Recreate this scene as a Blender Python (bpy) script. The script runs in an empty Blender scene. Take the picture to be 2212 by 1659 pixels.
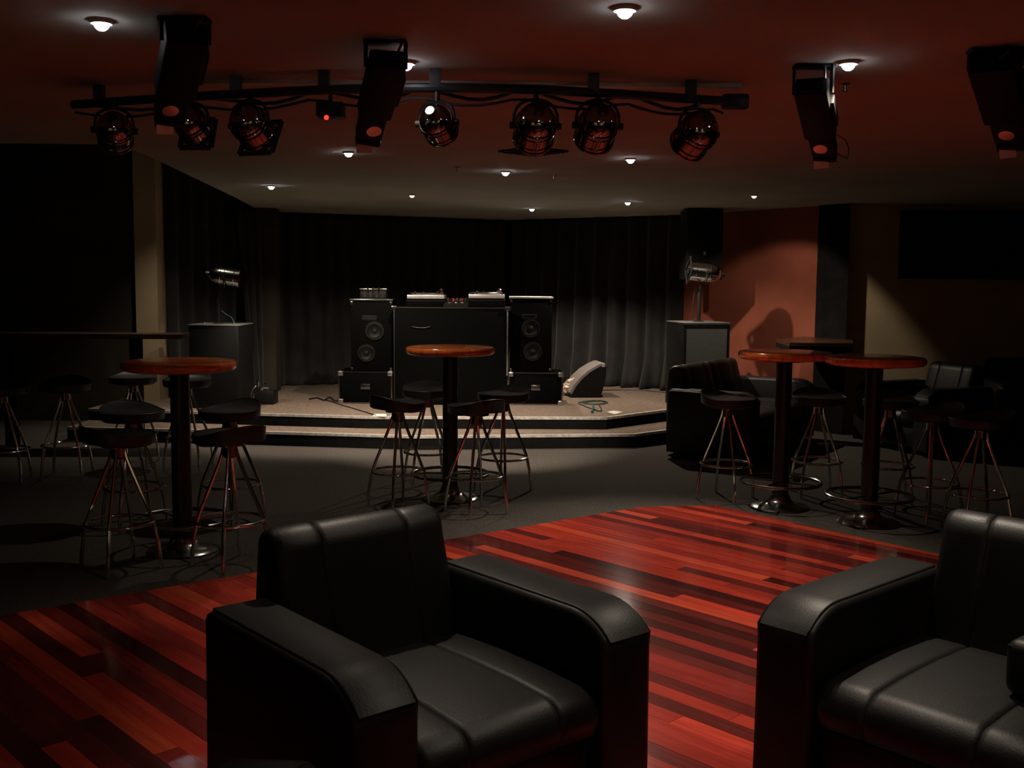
import bpy, bmesh, math, random
from mathutils import Vector, Matrix

# ------------------------------------------------------------------ camera
S = bpy.context.scene
COL = S.collection
FPX, CX, CY, CAMH = 2300.0, 1106.0, 829.5, 1.56
PITCH, ROLL = math.atan(219.5 / FPX), math.radians(0.5)
_R = Vector((1, 0, 0))
_F = Vector((0, math.cos(PITCH), -math.sin(PITCH)))
_U = Vector((0, math.sin(PITCH), math.cos(PITCH)))
RIGHT = _R * math.cos(ROLL) + _U * math.sin(ROLL)
UP = -_R * math.sin(ROLL) + _U * math.cos(ROLL)
cam_data = bpy.data.cameras.new('camera')
cam_data.sensor_width = 36.0
cam_data.lens = 36.0 * FPX / 2212.0
cam_data.clip_start = 0.05
cam = bpy.data.objects.new('camera', cam_data)
COL.objects.link(cam)
cam.matrix_world = Matrix(((RIGHT.x, UP.x, -_F.x, 0), (RIGHT.y, UP.y, -_F.y, 0), (RIGHT.z, UP.z, -_F.z, CAMH), (0, 0, 0, 1)))
S.camera = cam

# ------------------------------------------------------------------ world and exposure
world = bpy.data.worlds.new('world')
S.world = world
world.use_nodes = True
bg = world.node_tree.nodes['Background']
bg.inputs[0].default_value = (0.9, 0.8, 0.7, 1)
bg.inputs[1].default_value = 0.0
S.view_settings.view_transform = 'Standard'
S.view_settings.look = 'None'
S.view_settings.exposure = 0.0
S.view_settings.gamma = 1.0
S.view_settings.use_curve_mapping = False
S.cycles.max_bounces = 6
S.cycles.diffuse_bounces = 3
S.cycles.glossy_bounces = 3
S.cycles.adaptive_threshold = 0.02
S.cycles.use_light_tree = False
S.cycles.sample_clamp_indirect = 3.0
S.cycles.caustics_reflective = False
S.cycles.caustics_refractive = False

CEIL = 2.40          # ceiling height
STZ, STEPZ = 0.246, 0.13   # stage and step heights
LAMP = (1.0, 0.85, 0.68)   # halogen colour


def ray(px, py):
    return RIGHT * ((px - CX) / FPX) + _F - UP * ((py - CY) / FPX)


def G(px, py, z=0.0):
    """place on the level z seen at a photo pixel"""
    d = ray(px, py)
    t = (z - CAMH) / d.z
    return Vector((d.x * t, d.y * t, z))


def A(px, py, Y):
    """place at distance Y seen at a photo pixel"""
    d = ray(px, py)
    t = Y / d.y
    return Vector((d.x * t, Y, CAMH + d.z * t))


# ------------------------------------------------------------------ materials
def mat(name, base, rough=0.5, metal=0.0, spec=0.5, var=None, bump=None, coat=0.0, emit=None, sheen=0.0, objcol=False, stretch=None):
    m = bpy.data.materials.new(name)
    m.use_nodes = True
    nt = m.node_tree
    b = nt.nodes['Principled BSDF']
    b.inputs['Base Color'].default_value = (*base, 1)
    b.inputs['Roughness'].default_value = rough
    b.inputs['Metallic'].default_value = metal
    b.inputs['Specular IOR Level'].default_value = spec
    b.inputs['Coat Weight'].default_value = coat
    b.inputs['Coat Roughness'].default_value = 0.1
    b.inputs['Sheen Weight'].default_value = sheen
    if emit:
        b.inputs['Emission Color'].default_value = (*emit[0], 1)
        b.inputs['Emission Strength'].default_value = emit[1]
        m.cycles.emission_sampling = 'NONE'
    tc = nt.nodes.new('ShaderNodeTexCoord')
    src = tc.outputs['Object']
    if stretch:
        mp = nt.nodes.new('ShaderNodeMapping')
        mp.inputs['Scale'].default_value = stretch
        nt.links.new(src, mp.inputs['Vector'])
        src = mp.outputs['Vector']
    col = None
    if objcol:
        oi = nt.nodes.new('ShaderNodeObjectInfo')
        col = oi.outputs['Color']
        add = nt.nodes.new('ShaderNodeVectorMath')
        add.operation = 'ADD'
        nt.links.new(src, add.inputs[0])
        nt.links.new(oi.outputs['Random'], add.inputs[1])
        src = add.outputs[0]
    if var:
        nz = nt.nodes.new('ShaderNodeTexNoise')
        nz.inputs['Scale'].default_value = var[0]
        nz.inputs['Detail'].default_value = 5
        nt.links.new(src, nz.inputs['Vector'])
        mr = nt.nodes.new('ShaderNodeMapRange')
        mr.inputs['From Min'].default_value = 0.3
        mr.inputs['From Max'].default_value = 0.7
        mr.inputs['To Min'].default_value = 1 - var[1]
        mr.inputs['To Max'].default_value = 1 + var[1]
        nt.links.new(nz.outputs['Fac'], mr.inputs['Value'])
        mx = nt.nodes.new('ShaderNodeMix')
        mx.data_type = 'RGBA'
        mx.blend_type = 'MULTIPLY'
        mx.inputs['Factor'].default_value = 1.0
        if col:
            nt.links.new(col, mx.inputs['A'])
        else:
            mx.inputs['A'].default_value = (*base, 1)
        nt.links.new(mr.outputs['Result'], mx.inputs['B'])
        nt.links.new(mx.outputs['Result'], b.inputs['Base Color'])
    elif col:
        nt.links.new(col, b.inputs['Base Color'])
    if bump:
        nb = nt.nodes.new('ShaderNodeTexNoise')
        nb.inputs['Scale'].default_value = bump[0]
        nb.inputs['Detail'].default_value = 3
        nt.links.new(src, nb.inputs['Vector'])
        bp = nt.nodes.new('ShaderNodeBump')
        bp.inputs['Strength'].default_value = bump[1]
        bp.inputs['Distance'].default_value = bump[2] if len(bump) > 2 else 0.002
        nt.links.new(nb.outputs['Fac'], bp.inputs['Height'])
        nt.links.new(bp.outputs['Normal'], b.inputs['Normal'])
    return m


M = {
    'carpet': mat('charcoal carpet', (0.07, 0.062, 0.055), 0.95, spec=0.1, var=(60, 0.35), bump=(350, 0.6, 0.004)),
    'stage_carpet': mat('stage carpet', (0.16, 0.12, 0.095), 0.95, spec=0.1, var=(25, 0.25), bump=(300, 0.6, 0.004)),
    'black_paint': mat('black painted board', (0.006, 0.006, 0.006), 0.8, spec=0.08, var=(8, 0.3)),
    'nosing': mat('worn aluminium nosing', (0.6, 0.57, 0.53), 0.45, 0.4, var=(30, 0.3)),
    'ceiling': mat('ceiling plaster', (0.38, 0.40, 0.35), 0.9, spec=0.1, var=(1.2, 0.10), bump=(40, 0.1)),
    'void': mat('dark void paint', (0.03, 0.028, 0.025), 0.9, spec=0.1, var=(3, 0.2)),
    'red_wall': mat('oxblood painted wall', (0.22, 0.062, 0.036), 0.85, spec=0.15, var=(2.5, 0.15), bump=(60, 0.1)),
    'beige_wall': mat('beige painted wall', (0.40, 0.31, 0.19), 0.85, spec=0.15, var=(2.0, 0.1), bump=(60, 0.1)),
    'dark_wall': mat('dark brown wall', (0.045, 0.038, 0.03), 0.9, spec=0.1, var=(2.0, 0.2)),
    'curtain': mat('black stage velvet', (0.024, 0.0225, 0.022), 0.95, spec=0.1, sheen=0.1, var=(5, 0.2), bump=(200, 0.2)),
    'plank': mat('red hardwood plank', (0.4, 0.06, 0.025), 0.11, spec=0.5, coat=0.3, var=(3.0, 0.22), bump=(30, 0.05), objcol=True, stretch=(1, 12, 6)),
    'subfloor': mat('dark subfloor', (0.02, 0.008, 0.005), 0.8),
    'leather': mat('black leather', (0.0055, 0.0053, 0.005), 0.47, spec=0.46, var=(7, 0.2), bump=(170, 0.22, 0.003)),
    'leather_stool': mat('black vinyl', (0.02, 0.02, 0.02), 0.42, spec=0.5, var=(9, 0.2), bump=(120, 0.15)),
    'chrome': mat('chrome', (0.8, 0.79, 0.78), 0.13, 1.0, var=(8, 0.08)),
    'can_chrome': mat('darkened polished can', (0.26, 0.255, 0.25), 0.09, 1.0, var=(8, 0.1)),
    'dim_chrome': mat('tarnished chrome', (0.26, 0.25, 0.24), 0.22, 1.0, var=(8, 0.12)),
    'column_metal': mat('black enamelled column', (0.02, 0.02, 0.019), 0.3, 0.3, var=(10, 0.2)),
    'table_wood': mat('varnished jarrah tabletop', (0.78, 0.19, 0.035), 0.22, spec=0.5, coat=0.5, var=(5, 0.3), stretch=(1, 9, 1)),
    'rail_wood': mat('dark stained timber', (0.05, 0.02, 0.009), 0.3, spec=0.5, var=(5, 0.3), stretch=(1, 10, 1)),
    'black_plastic': mat('black plastic', (0.006, 0.006, 0.006), 0.5, spec=0.2, var=(15, 0.2)),
    'black_metal': mat('black powder coat', (0.01, 0.01, 0.01), 0.45, spec=0.4, var=(15, 0.2)),
    'scanner_black': mat('matt black casing', (0.004, 0.004, 0.004), 0.6, spec=0.12, var=(15, 0.2)),
    'grille': mat('grey speaker grille cloth', (0.085, 0.09, 0.085), 0.85, spec=0.2, var=(250, 0.4), bump=(400, 0.5)),
    'dark_grille': mat('black perforated grille', (0.004, 0.004, 0.004), 0.6, spec=0.15, var=(250, 0.4), bump=(400, 0.4)),
    'monitor_grille': mat('pale perforated grille', (0.22, 0.19, 0.175), 0.6, 0.2, var=(250, 0.3), bump=(400, 0.4)),
    'case_laminate': mat('black ribbed laminate', (0.0022, 0.0022, 0.0021), 0.75, spec=0.03, var=(90, 0.3)),
    'aluminium': mat('aluminium edging', (0.55, 0.54, 0.52), 0.32, 1.0, var=(20, 0.15)),
    'lit_top_board': mat('grey board toned as a lit top', (0.13, 0.125, 0.12), 0.5, spec=0.4, var=(12, 0.3)),  # paler than the black cabinets: the lit subwoofer tops put into the colour
    'silver': mat('silver painted metal', (0.58, 0.56, 0.54), 0.35, 0.6, var=(20, 0.1)),
    'cone': mat('woofer cone', (0.005, 0.005, 0.005), 0.5, spec=0.15, var=(30, 0.3)),
    'rubber': mat('black rubber', (0.006, 0.006, 0.006), 0.6, spec=0.2, var=(30, 0.2)),
    'vinyl': mat('record vinyl', (0.01, 0.01, 0.01), 0.2, spec=0.6, var=(30, 0.1)),
    'paper': mat('white paper', (0.6, 0.54, 0.5), 0.8, spec=0.2, var=(20, 0.1)),
    'foil': mat('crumpled clear wrap', (0.75, 0.62, 0.5), 0.3, 0.5, var=(40, 0.3)),
    'bulb': mat('halogen bulb', (1, 1, 1), 0.3, emit=((0.93, 0.9, 1.0), 40.0)),
    'dim_bulb': mat('dimmed halogen bulb', (1, 1, 1), 0.3, emit=((1.0, 0.8, 0.75), 1.1)),
    'trim_white': mat('downlight trim', (0.4, 0.36, 0.3), 0.5, var=(20, 0.1)),
    'lens_orange_reflection': mat('lens glass with painted orange reflection', (0.85, 0.62, 0.48), 0.28, 0.8, var=(12, 0.1)),  # orange of the mirrored dance floor put into the base colour
    'mirror': mat('scanner mirror', (0.9, 0.87, 0.8), 0.25, 0.7, var=(10, 0.05)),
    'red_led': mat('red indicator', (0.4, 0.01, 0.01), 0.4, emit=((1.0, 0.03, 0.02), 2.2)),
    'dim_red_led': mat('dim red indicator', (0.4, 0.01, 0.01), 0.4, emit=((1.0, 0.05, 0.04), 0.5)),
    'screen': mat('switched off screen', (0.006, 0.006, 0.006), 0.35, spec=0.4, var=(5, 0.1)),
    'vent': mat('dark vent metal', (0.015, 0.014, 0.012), 0.7, spec=0.2, var=(20, 0.2)),
    'cable': mat('black cable', (0.014, 0.014, 0.014), 0.5, spec=0.4, var=(30, 0.2)),
    'cable_green': mat('dark green cable', (0.03, 0.05, 0.035), 0.4, spec=0.5, var=(30, 0.2)),
    'cable_teal': mat('teal cable', (0.015, 0.08, 0.1), 0.4, spec=0.5, var=(30, 0.2)),
    'lens_red_reflection': mat('lens with painted red reflection', (0.7, 0.06, 0.02), 0.15, 0.3, var=(20, 0.1)),  # red of the reflection put into the lens colour
}


# ------------------------------------------------------------------ mesh building
class MB:
    def __init__(self):
        self.v, self.f = [], []

    def add(self, verts, faces, T=None):
        o = len(self.v)
        for q in verts:
            q = Vector(q)
            self.v.append(T @ q if T else q)
        self.f += [tuple(i + o for i in fc) for fc in faces]
        return self

    def bm(self, b, T=None):
        b.verts.ensure_lookup_table()
        b.verts.index_update()
        self.add([x.co.copy() for x in b.verts], [tuple(x.index for x in fc.verts) for fc in b.faces], T)
        b.free()
        return self

    def box(self, lo, hi, bevel=0.0, T=None, seg=2):
        b = bmesh.new()
        bmesh.ops.create_cube(b, size=1.0)
        lo, hi = Vector(lo), Vector(hi)
        for x in b.verts:
            x.co = Vector([(lo[i] + hi[i]) / 2 + x.co[i] * (hi[i] - lo[i]) for i in range(3)])
        if bevel:
            bmesh.ops.bevel(b, geom=list(b.edges), offset=bevel, segments=seg, affect='EDGES', profile=0.5)
        return self.bm(b, T)

    def prism(self, poly, z0, z1, T=None):
        n = len(poly)
        vs = [(p[0], p[1], z0) for p in poly] + [(p[0], p[1], z1) for p in poly]
        fs = [tuple(range(n - 1, -1, -1)), tuple(range(n, 2 * n))] + [(i, (i + 1) % n, n + (i + 1) % n, n + i) for i in range(n)]
        return self.add(vs, fs, T)

    def lathe(self, prof, n=32, T=None, cap=True):
        vs, fs = [], []
        for r, z in prof:
            vs += [(r * math.cos(2 * math.pi * k / n), r * math.sin(2 * math.pi * k / n), z) for k in range(n)]
        for i in range(len(prof) - 1):
            for k in range(n):
                a, b = i * n + k, i * n + (k + 1) % n
                fs.append((a, b, b + n, a + n))
        if cap:
            fs.append(tuple(range(n - 1, -1, -1)))
            fs.append(tuple(range((len(prof) - 1) * n, len(prof) * n)))
        return self.add(vs, fs, T)

    def tube(self, pts, r, n=8, closed=False, T=None):
        pts = [Vector(p) for p in pts]
        m = len(pts)
        vs, fs = [], []
        last = None
        for i, p in enumerate(pts):
            if closed:
                t = pts[(i + 1) % m] - pts[i - 1]
            else:
                t = pts[min(i + 1, m - 1)] - pts[max(i - 1, 0)]
            t.normalize()
            if last is None:
                ref = Vector((0, 0, 1)) if abs(t.z) < 0.9 else Vector((1, 0, 0))
                last = t.cross(ref).normalized()
            else:
                last = (last - t * last.dot(t)).normalized()
            w = t.cross(last)
            rr = r[i] if isinstance(r, (list, tuple)) else r
            vs += [p + (last * math.cos(2 * math.pi * k / n) + w * math.sin(2 * math.pi * k / n)) * rr for k in range(n)]
        for i in range(m if closed else m - 1):
            j = (i + 1) % m
            for k in range(n):
                k2 = (k + 1) % n
                fs.append((i * n + k, i * n + k2, j * n + k2, j * n + k))
        if not closed:
            fs.append(tuple(range(n - 1, -1, -1)))
            fs.append(tuple(range((m - 1) * n, m * n)))
        return self.add(vs, fs, T)

    def torus(self, R, r, z=0.0, n=40, k=8, T=None):
        return self.tube([(R * math.cos(2 * math.pi * i / n), R * math.sin(2 * math.pi * i / n), z) for i in range(n)], r, k, True, T)

    def loft(self, prof, stations, T=None):
        """prof: closed (y,z) outline, counter-clockwise; stations: (x, inset)"""
        n = len(prof)
        P = [Vector((a, b)) for a, b in prof]
        nrm = []
        for i in range(n):
            t = P[(i + 1) % n] - P[i - 1]
            t.normalize()
            nrm.append(Vector((t.y, -t.x)))
        vs, fs = [], []
        for x, d in stations:
            for i in range(n):
                q = P[i] - nrm[i] * d
                vs.append((x, q.x, q.y))
        m = len(stations)
        for s in range(m - 1):
            for i in range(n):
                j = (i + 1) % n
                fs.append((s * n + i, s * n + j, (s + 1) * n + j, (s + 1) * n + i))
        fs.append(tuple(range(n - 1, -1, -1)))
        fs.append(tuple(range((m - 1) * n, m * n)))
        return self.add(vs, fs, T)

    def build(self, name, material, parent=None, smooth=35):
        me = bpy.data.meshes.new(name)
        me.from_pydata([tuple(q) for q in self.v], [], self.f)
        me.validate()
        b = bmesh.new()
        b.from_mesh(me)
        bmesh.ops.recalc_face_normals(b, faces=b.faces)
        b.to_mesh(me)
        b.free()
        if smooth:
            me.shade_smooth()
            me.set_sharp_from_angle(angle=math.radians(smooth))
        me.materials.append(M[material])
        o = bpy.data.objects.new(name, me)
        COL.objects.link(o)
        if parent:
            o.parent = parent
        return o


def tag(o, label=None, cat=None, group=None, kind=None):
    if label:
        o['label'] = label
    if cat:
        o['category'] = cat
    if group:
        o['group'] = group
    if kind:
        o['kind'] = kind
    return o


def thing(name, label, cat, loc=(0, 0, 0), rz=0.0, group=None):
    o = bpy.data.objects.new(name, None)
    o.empty_display_size = 0.1
    COL.objects.link(o)
    o.location = loc
    o.rotation_euler = (0, 0, rz)
    return tag(o, label, cat, group)


def dup(root, loc, rz=0.0, label=None, parent=None):
    c = root.copy()
    COL.objects.link(c)
    if parent is None:
        c.location = loc
        c.rotation_euler[2] = rz
        if label:
            c['label'] = label
    else:
        c.parent = parent
    for ch in list(root.children):
        dup(ch, None, parent=c)
    return c


def struct(name, mb, material, label=None, cat=None, smooth=0):
    o = mb.build(name, material, smooth=smooth)
    return tag(o, label, cat, kind='structure')


RX = lambda a: Matrix.Rotation(math.radians(a), 4, 'X')
RY = lambda a: Matrix.Rotation(math.radians(a), 4, 'Y')
RZ = lambda a: Matrix.Rotation(math.radians(a), 4, 'Z')
TR = lambda x, y, z: Matrix.Translation((x, y, z))


def arc(cy, cz, r, a0, a1, n=8):
    return [(cy + r * math.cos(math.radians(a0 + (a1 - a0) * i / n)), cz + r * math.sin(math.radians(a0 + (a1 - a0) * i / n))) for i in range(n + 1)]


# ------------------------------------------------------------------ room shell
XL, XR, YB, YF, ZT = -6.6, 6.9, 15.4, -2.6, 3.3
carpet = MB().box((XL, YF, -0.1), (XR, YB, 0.0))
struct('floor', carpet, 'carpet', 'dark charcoal carpet between the stage and the wooden dance floor', 'floor')

# ceiling: lower plaster slab, open to a higher dark void along the left of the stage
cl = [G(249, 312, CEIL), G(298, 328, CEIL), G(371, 361, CEIL), G(507, 426, CEIL), G(556, 452, CEIL)]
poly = [(XL, YF), (XR, YF), (XR, YB), (cl[-1].x, YB)] + [(q.x, q.y) for q in reversed(cl)] + [(XL, cl[0].y)]
struct('ceiling', MB().prism(poly, CEIL, CEIL + 0.2), 'ceiling', 'low plaster ceiling dotted with small downlights', 'ceiling')
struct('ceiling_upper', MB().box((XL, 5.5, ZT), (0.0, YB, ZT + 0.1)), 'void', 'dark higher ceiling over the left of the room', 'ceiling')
struct('wall_left', MB().box((XL - 0.15, YF, 0), (XL, YB, ZT)), 'dark_wall', 'dark brown wall at the far left', 'wall')
struct('wall_right', MB().box((XR, YF, 0), (XR + 0.15, YB, ZT)), 'dark_wall', 'dark wall beyond the right edge', 'wall')
struct('wall_front', MB().box((XL, YF - 0.15, 0), (XR, YF, ZT)), 'beige_wall', 'beige wall behind the viewer', 'wall')  # unseen wall, its beige chosen to bounce the added fill light
struct('wall_back', MB().box((XL, YB, 0), (XR, YB + 0.15, ZT)), 'black_paint', 'black wall behind the stage curtains', 'wall')
yl = 11.65
xs0, xs1 = A(299, 600, yl).x, A(346, 600, yl).x
struct('wall_back_left', MB().box((XL, yl, 0), (xs0 + 0.02, yl + 0.12, ZT)), 'dark_wall', 'dark wall behind the left row of stools', 'wall')
struct('wall_pilaster', MB().box((xs0, yl - 0.10, 0), (xs1, yl + 0.3, ZT)), 'beige_wall', 'narrow beige pilaster left of the stage', 'wall')
RW0, RW1 = A(1462, 600, 13.3), A(1768, 600, 11.45)
nrm = Vector((RW1.y - RW0.y, -(RW1.x - RW0.x), 0)).normalized() * -0.12
struct('wall_red', MB().prism([(RW0.x, RW0.y), (RW1.x, RW1.y), (RW1.x + nrm.x, RW1.y + nrm.y), (RW0.x + nrm.x, RW0.y + nrm.y)], 0, CEIL), 'red_wall', 'oxblood red wall washed by a ceiling light', 'wall')
PB0, PB1 = A(1764, 600, 11.38), A(1832, 600, 11.05)
struct('wall_pillar', MB().prism([(PB0.x, PB0.y), (PB1.x, PB1.y), (PB1.x + 0.08, PB1.y + 0.35), (PB0.x + 0.1, PB0.y + 0.3)], 0, CEIL), 'black_paint', 'black pillar between red and beige walls', 'pillar')
struct('wall_beige', MB().box((PB1.x - 0.02, 11.25, 0), (XR, 11.37, CEIL)), 'beige_wall', 'beige wall at the right with a slanting pool of light', 'wall')
pl0, pl1 = A(557, 640, 12.55), A(595, 640, 12.55)
struct('wall_stage_pillar', MB().box((pl0.x, 12.55, STZ), (pl1.x, 12.8, CEIL)), 'dark_wall', 'slim dark pillar at the left of the stage', 'pillar')
# skirting board along the beige wall
struct('baseboard_right', MB().box((PB1.x + 0.02, 11.232, 0), (XR, 11.25, 0.1)), 'beige_wall')

# stage and its step
front = [G(x, y, STZ) for x, y in ((330, 884), (545, 893), (800, 900), (1310, 902), (1435, 886), (1640, 858))]
front[0].x = -4.3
spoly = [(q.x, q.y) for q in front] + [(front[-1].x, YB), (front[0].x, YB)]
stage = MB().prism(spoly, 0.0, STZ - 0.012)
struct('floor_stage', stage, 'black_paint', 'low stage with a brown carpet top and black riser', 'stage')
tag(MB().prism(spoly, STZ - 0.012, STZ).build('stage_carpet', 'stage_carpet', bpy.data.objects['floor_stage'], smooth=0), 'brown grey stage carpet')
sfront = [G(x, y, STEPZ) for x, y in ((330, 924), (555, 932), (900, 942), (1370, 938), (1450, 928), (1640, 896))]
sfront[0].x = -4.3
zpoly = [(q.x, q.y) for q in sfront] + [(q.x, q.y - 0.002) for q in reversed(front)]
struct('floor_step', MB().prism(zpoly, 0.0, STEPZ - 0.01), 'black_paint', 'long low step in front of the stage', 'step')
tag(MB().prism(zpoly, STEPZ - 0.01, STEPZ).build('step_carpet', 'stage_carpet', bpy.data.objects['floor_step'], smooth=0), 'brown grey step carpet')


def nosing(name, pts, z):
    mb = MB()
    for a, b in zip(pts[:-1], pts[1:]):
        d = (b - a)
        d.z = 0
        L = d.length
        T = TR(a.x, a.y, z) @ RZ(math.degrees(math.atan2(d.y, d.x)))
        mb.box((0, -0.006, -0.022), (L, 0.0, 0.003), T=T)
        mb.box((0, 0.0, 0.0), (L, 0.03, 0.003), T=T)
    struct(name, mb, 'nosing')


nosing('trim_1', front, STZ)
nosing('trim_2', sfront, STEPZ)

# ------------------------------------------------------------------ wooden dance floor, every plank its own piece
random.seed(11)
e0, e1 = G(0, 1335), G(1385, 1098)
e2, e3 = G(1545, 1095), G(1975, 1190)
dl = (e0 - e1).normalized()
dr = (e3 - e2).normalized()
far_l = e1 + dl * 6.5
far_r = e2 + dr * 7.5
wood = [Vector((e1.x, e1.y)), Vector((e2.x, e2.y)), Vector((far_r.x, far_r.y)), Vector((far_l.x, far_l.y))]
# near end of the floor runs out under the viewer's feet
wood = wood[:2] + [Vector((far_r.x, far_r.y)), Vector((1.0, 0.6)), Vector((-2.4, 0.6)), Vector((far_l.x, far_l.y))]


def signed(poly):
    return sum(poly[i].x * poly[(i + 1) % len(poly)].y - poly[(i + 1) % len(poly)].x * poly[i].y for i in range(len(poly)))


if signed(wood) < 0:
    wood.reverse()


def clip(poly, region):
    for i in range(len(region)):
        a, b = region[i], region[(i + 1) % len(region)]
        e = b - a
        out = []
        for j in range(len(poly)):
            p, q = poly[j], poly[(j + 1) % len(poly)]
            sp = e.x * (p.y - a.y) - e.y * (p.x - a.x)
            sq = e.x * (q.y - a.y) - e.y * (q.x - a.x)
            if sp >= 0:
                out.append(p)
            if (sp >= 0) != (sq >= 0):
                out.append(p + (q - p) * (sp / (sp - sq)))
        poly = out
        if len(poly) < 3:
            return []
    return poly


sub = struct('floor_wood', MB().prism([(q.x, q.y) for q in wood], 0.0005, 0.004), 'subfloor', 'glossy red hardwood dance floor laid in diagonal planks', 'floor')
PANG = math.radians(133.0)
ax = Vector((math.cos(PANG), math.sin(PANG)))
ay = Vector((-ax.y, ax.x))
PW = 0.086
PAL = [((0.64, 0.085, 0.042), 3), ((0.52, 0.055, 0.034), 5), ((0.41, 0.042, 0.03), 4), ((0.27, 0.03, 0.025), 4), ((0.14, 0.021, 0.019), 4), ((0.07, 0.015, 0.014), 2)]
bagp = [c for c, k in PAL for _ in range(k)]
us = [q.dot(ax) for q in wood]
vs_ = [q.dot(ay) for q in wood]
v = min(vs_)
planks = []
while v < max(vs_):
    u = min(us) - random.uniform(0, 2.0)
    while u < max(us):
        L = random.choice((0.9, 1.3, 1.8, 2.4, 2.9))
        rect = [ax * (u + 0.0006) + ay * (v + 0.0006), ax * (u + L - 0.0006) + ay * (v + 0.0006), ax * (u + L - 0.0006) + ay * (v + PW - 0.0006), ax * (u + 0.0006) + ay * (v + PW - 0.0006)]
        pc = clip(rect, wood)
        if len(pc) >= 3 and abs(signed(pc)) > 0.004:
            planks.append(pc)
        u += L
    v += PW


def shows(pc):
    """how large a plank shows: near pieces inside the photo's field first"""
    c = sum(pc, Vector((0, 0))) / len(pc)
    if c.y < 2.6 or abs(c.x) > c.y * 0.5 + 1.0:
        return -abs(c.y - 3)
    return abs(signed(pc)) / (c.y ** 3)


planks.sort(key=shows, reverse=True)
rest = planks[300:]
for pc in planks[:300]:
    c = sum(pc, Vector((0, 0))) / len(pc)
    rot = Matrix.Rotation(-PANG, 2)
    h = 0.0115 + random.uniform(-0.0004, 0.0004)
    o = MB().prism([tuple(rot @ (q - c)) for q in pc], 0.004, h).build('plank', 'plank', sub, smooth=0)
    o.location = (c.x, c.y, 0)
    o.rotation_euler = (0, 0, PANG)
    k = random.uniform(0.85, 1.15)
    base = random.choice(bagp)
    o.color = (base[0] * k, base[1] * k, base[2] * k, 1)
if rest:
    mb = MB()
    for pc in rest:
        mb.prism([(q.x, q.y) for q in pc], 0.004, 0.0113)
    o = mb.build('further_planks', 'plank', sub, smooth=0)
    o.color = (0.4, 0.055, 0.026, 1)
    o['kind'] = 'stuff'


# ------------------------------------------------------------------ downlights
def downlight(label, at, watts, cone=100, blend=0.85, aim=None, bulb='bulb', zc=None):
    t = thing('downlight', label, 'downlight', (at.x, at.y, zc or CEIL), group='recessed ceiling downlights')
    MB().lathe([(0.029, -0.001), (0.031, -0.012), (0.035, -0.012), (0.039, -0.001), (0.039, 0.0)], 24).build('trim_ring', 'trim_white', t)
    MB().lathe([(0.002, -0.034), (0.011, -0.032), (0.02, -0.025), (0.026, -0.013), (0.028, -0.0005)], 16).build('bulb', bulb, t)
    if watts:
        d = bpy.data.lights.new('downlight_lamp', 'SPOT')
        d.energy = watts
        d.color = LAMP
        d.spot_size = math.radians(cone)
        d.spot_blend = blend
        d.shadow_soft_size = 0.022
        o = bpy.data.objects.new('lamp', d)
        COL.objects.link(o)
        o.parent = t
        o.location = (0, 0, -0.055)
        if aim is not None:
            o.rotation_euler = (Vector(aim) - Vector((at.x, at.y, CEIL - 0.055))).to_track_quat('-Z', 'Y').to_euler()
    return t


# pixel, watts, label, how far ahead of the lamp its beam is aimed (dx, dy at floor level), cone, blend
DLS = [
    ((219, 44), 5, 'bright downlight above the leftmost hanging scanner light, top left corner', None, 100, 0.85),
    ((877, 133), 58, 'bright downlight beside the scanner light hanging left of centre', None, 100, 0.85),
    ((1350, 16), 10, 'bright downlight at the very top, right of centre', None, 100, 0.85),
    ((1833, 133), 110, 'bright downlight above the right pair of scanner lights', None, 100, 0.85),
    ((753, 328), 30, 'bright downlight under the lower tip of the centre left scanner light', (-0.2, 0.0), 112, 0.7),
    ((1362, 342), 165, 'bright downlight below the round can lights right of centre', (0.1, -1.2), 84, 0.75),
    ((586, 401), 190, 'bright downlight furthest left over the stage', (0.35, 1.3), 84, 0.5),
    ((1092, 370), 480, 'bright downlight just behind the dark square ceiling vent', (-0.3, 1.75), 62, 0.7),
    ((890, 420), 120, 'dimmed downlight over the left turntable', (-0.4, 0.9), 110, 0.4),
    ((1149, 450), 160, 'bright downlight nearest the back curtain over the turntables', (0.1, 0.3), 110, 0.4),
    ((1356, 436), 150, 'bright downlight over the stage left of the hung loudspeaker', (0.05, -0.1), 142, 0.4),
    ((1629, 421), 62, 'dimmed downlight over the red wall', 'red', 74, 0.3),
]
for (px, py), w, lab, aim, cone, blend in DLS:
    at = G(px, py, CEIL)
    if aim == 'red':
        aim = A(1672, 800, 11.75)
    elif aim:
        aim = (at.x + aim[0], at.y + aim[1], 0.0)
    downlight(lab, at, w, cone, blend, aim, 'dim_bulb' if px in (890, 1629) else 'bulb')
# unseen lamps: one over the viewer, two added fill lamps behind, one above the lower ceiling
downlight('downlight above the foreground armchairs, out past the top of the picture', Vector((1.12, 2.7, 0)), 22, 116, 0.6)
for k, lab in ((-2.2, 'added fill downlight bouncing off the wall behind the viewer, on the left'), (2.2, 'added fill downlight bouncing off the wall behind the viewer, on the right')):
    downlight(lab, Vector((k, -1.5, 0)), 110, 110, 0.8, (k, -2.6, 0.9))  # added for soft neutral fill from behind, no such lamps seen
downlight('downlight in the high dark ceiling over the left subwoofer, hidden by the lower ceiling', Vector((-3.3, 10.6, 0)), 110, 84, 0.8, zc=ZT)


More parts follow.
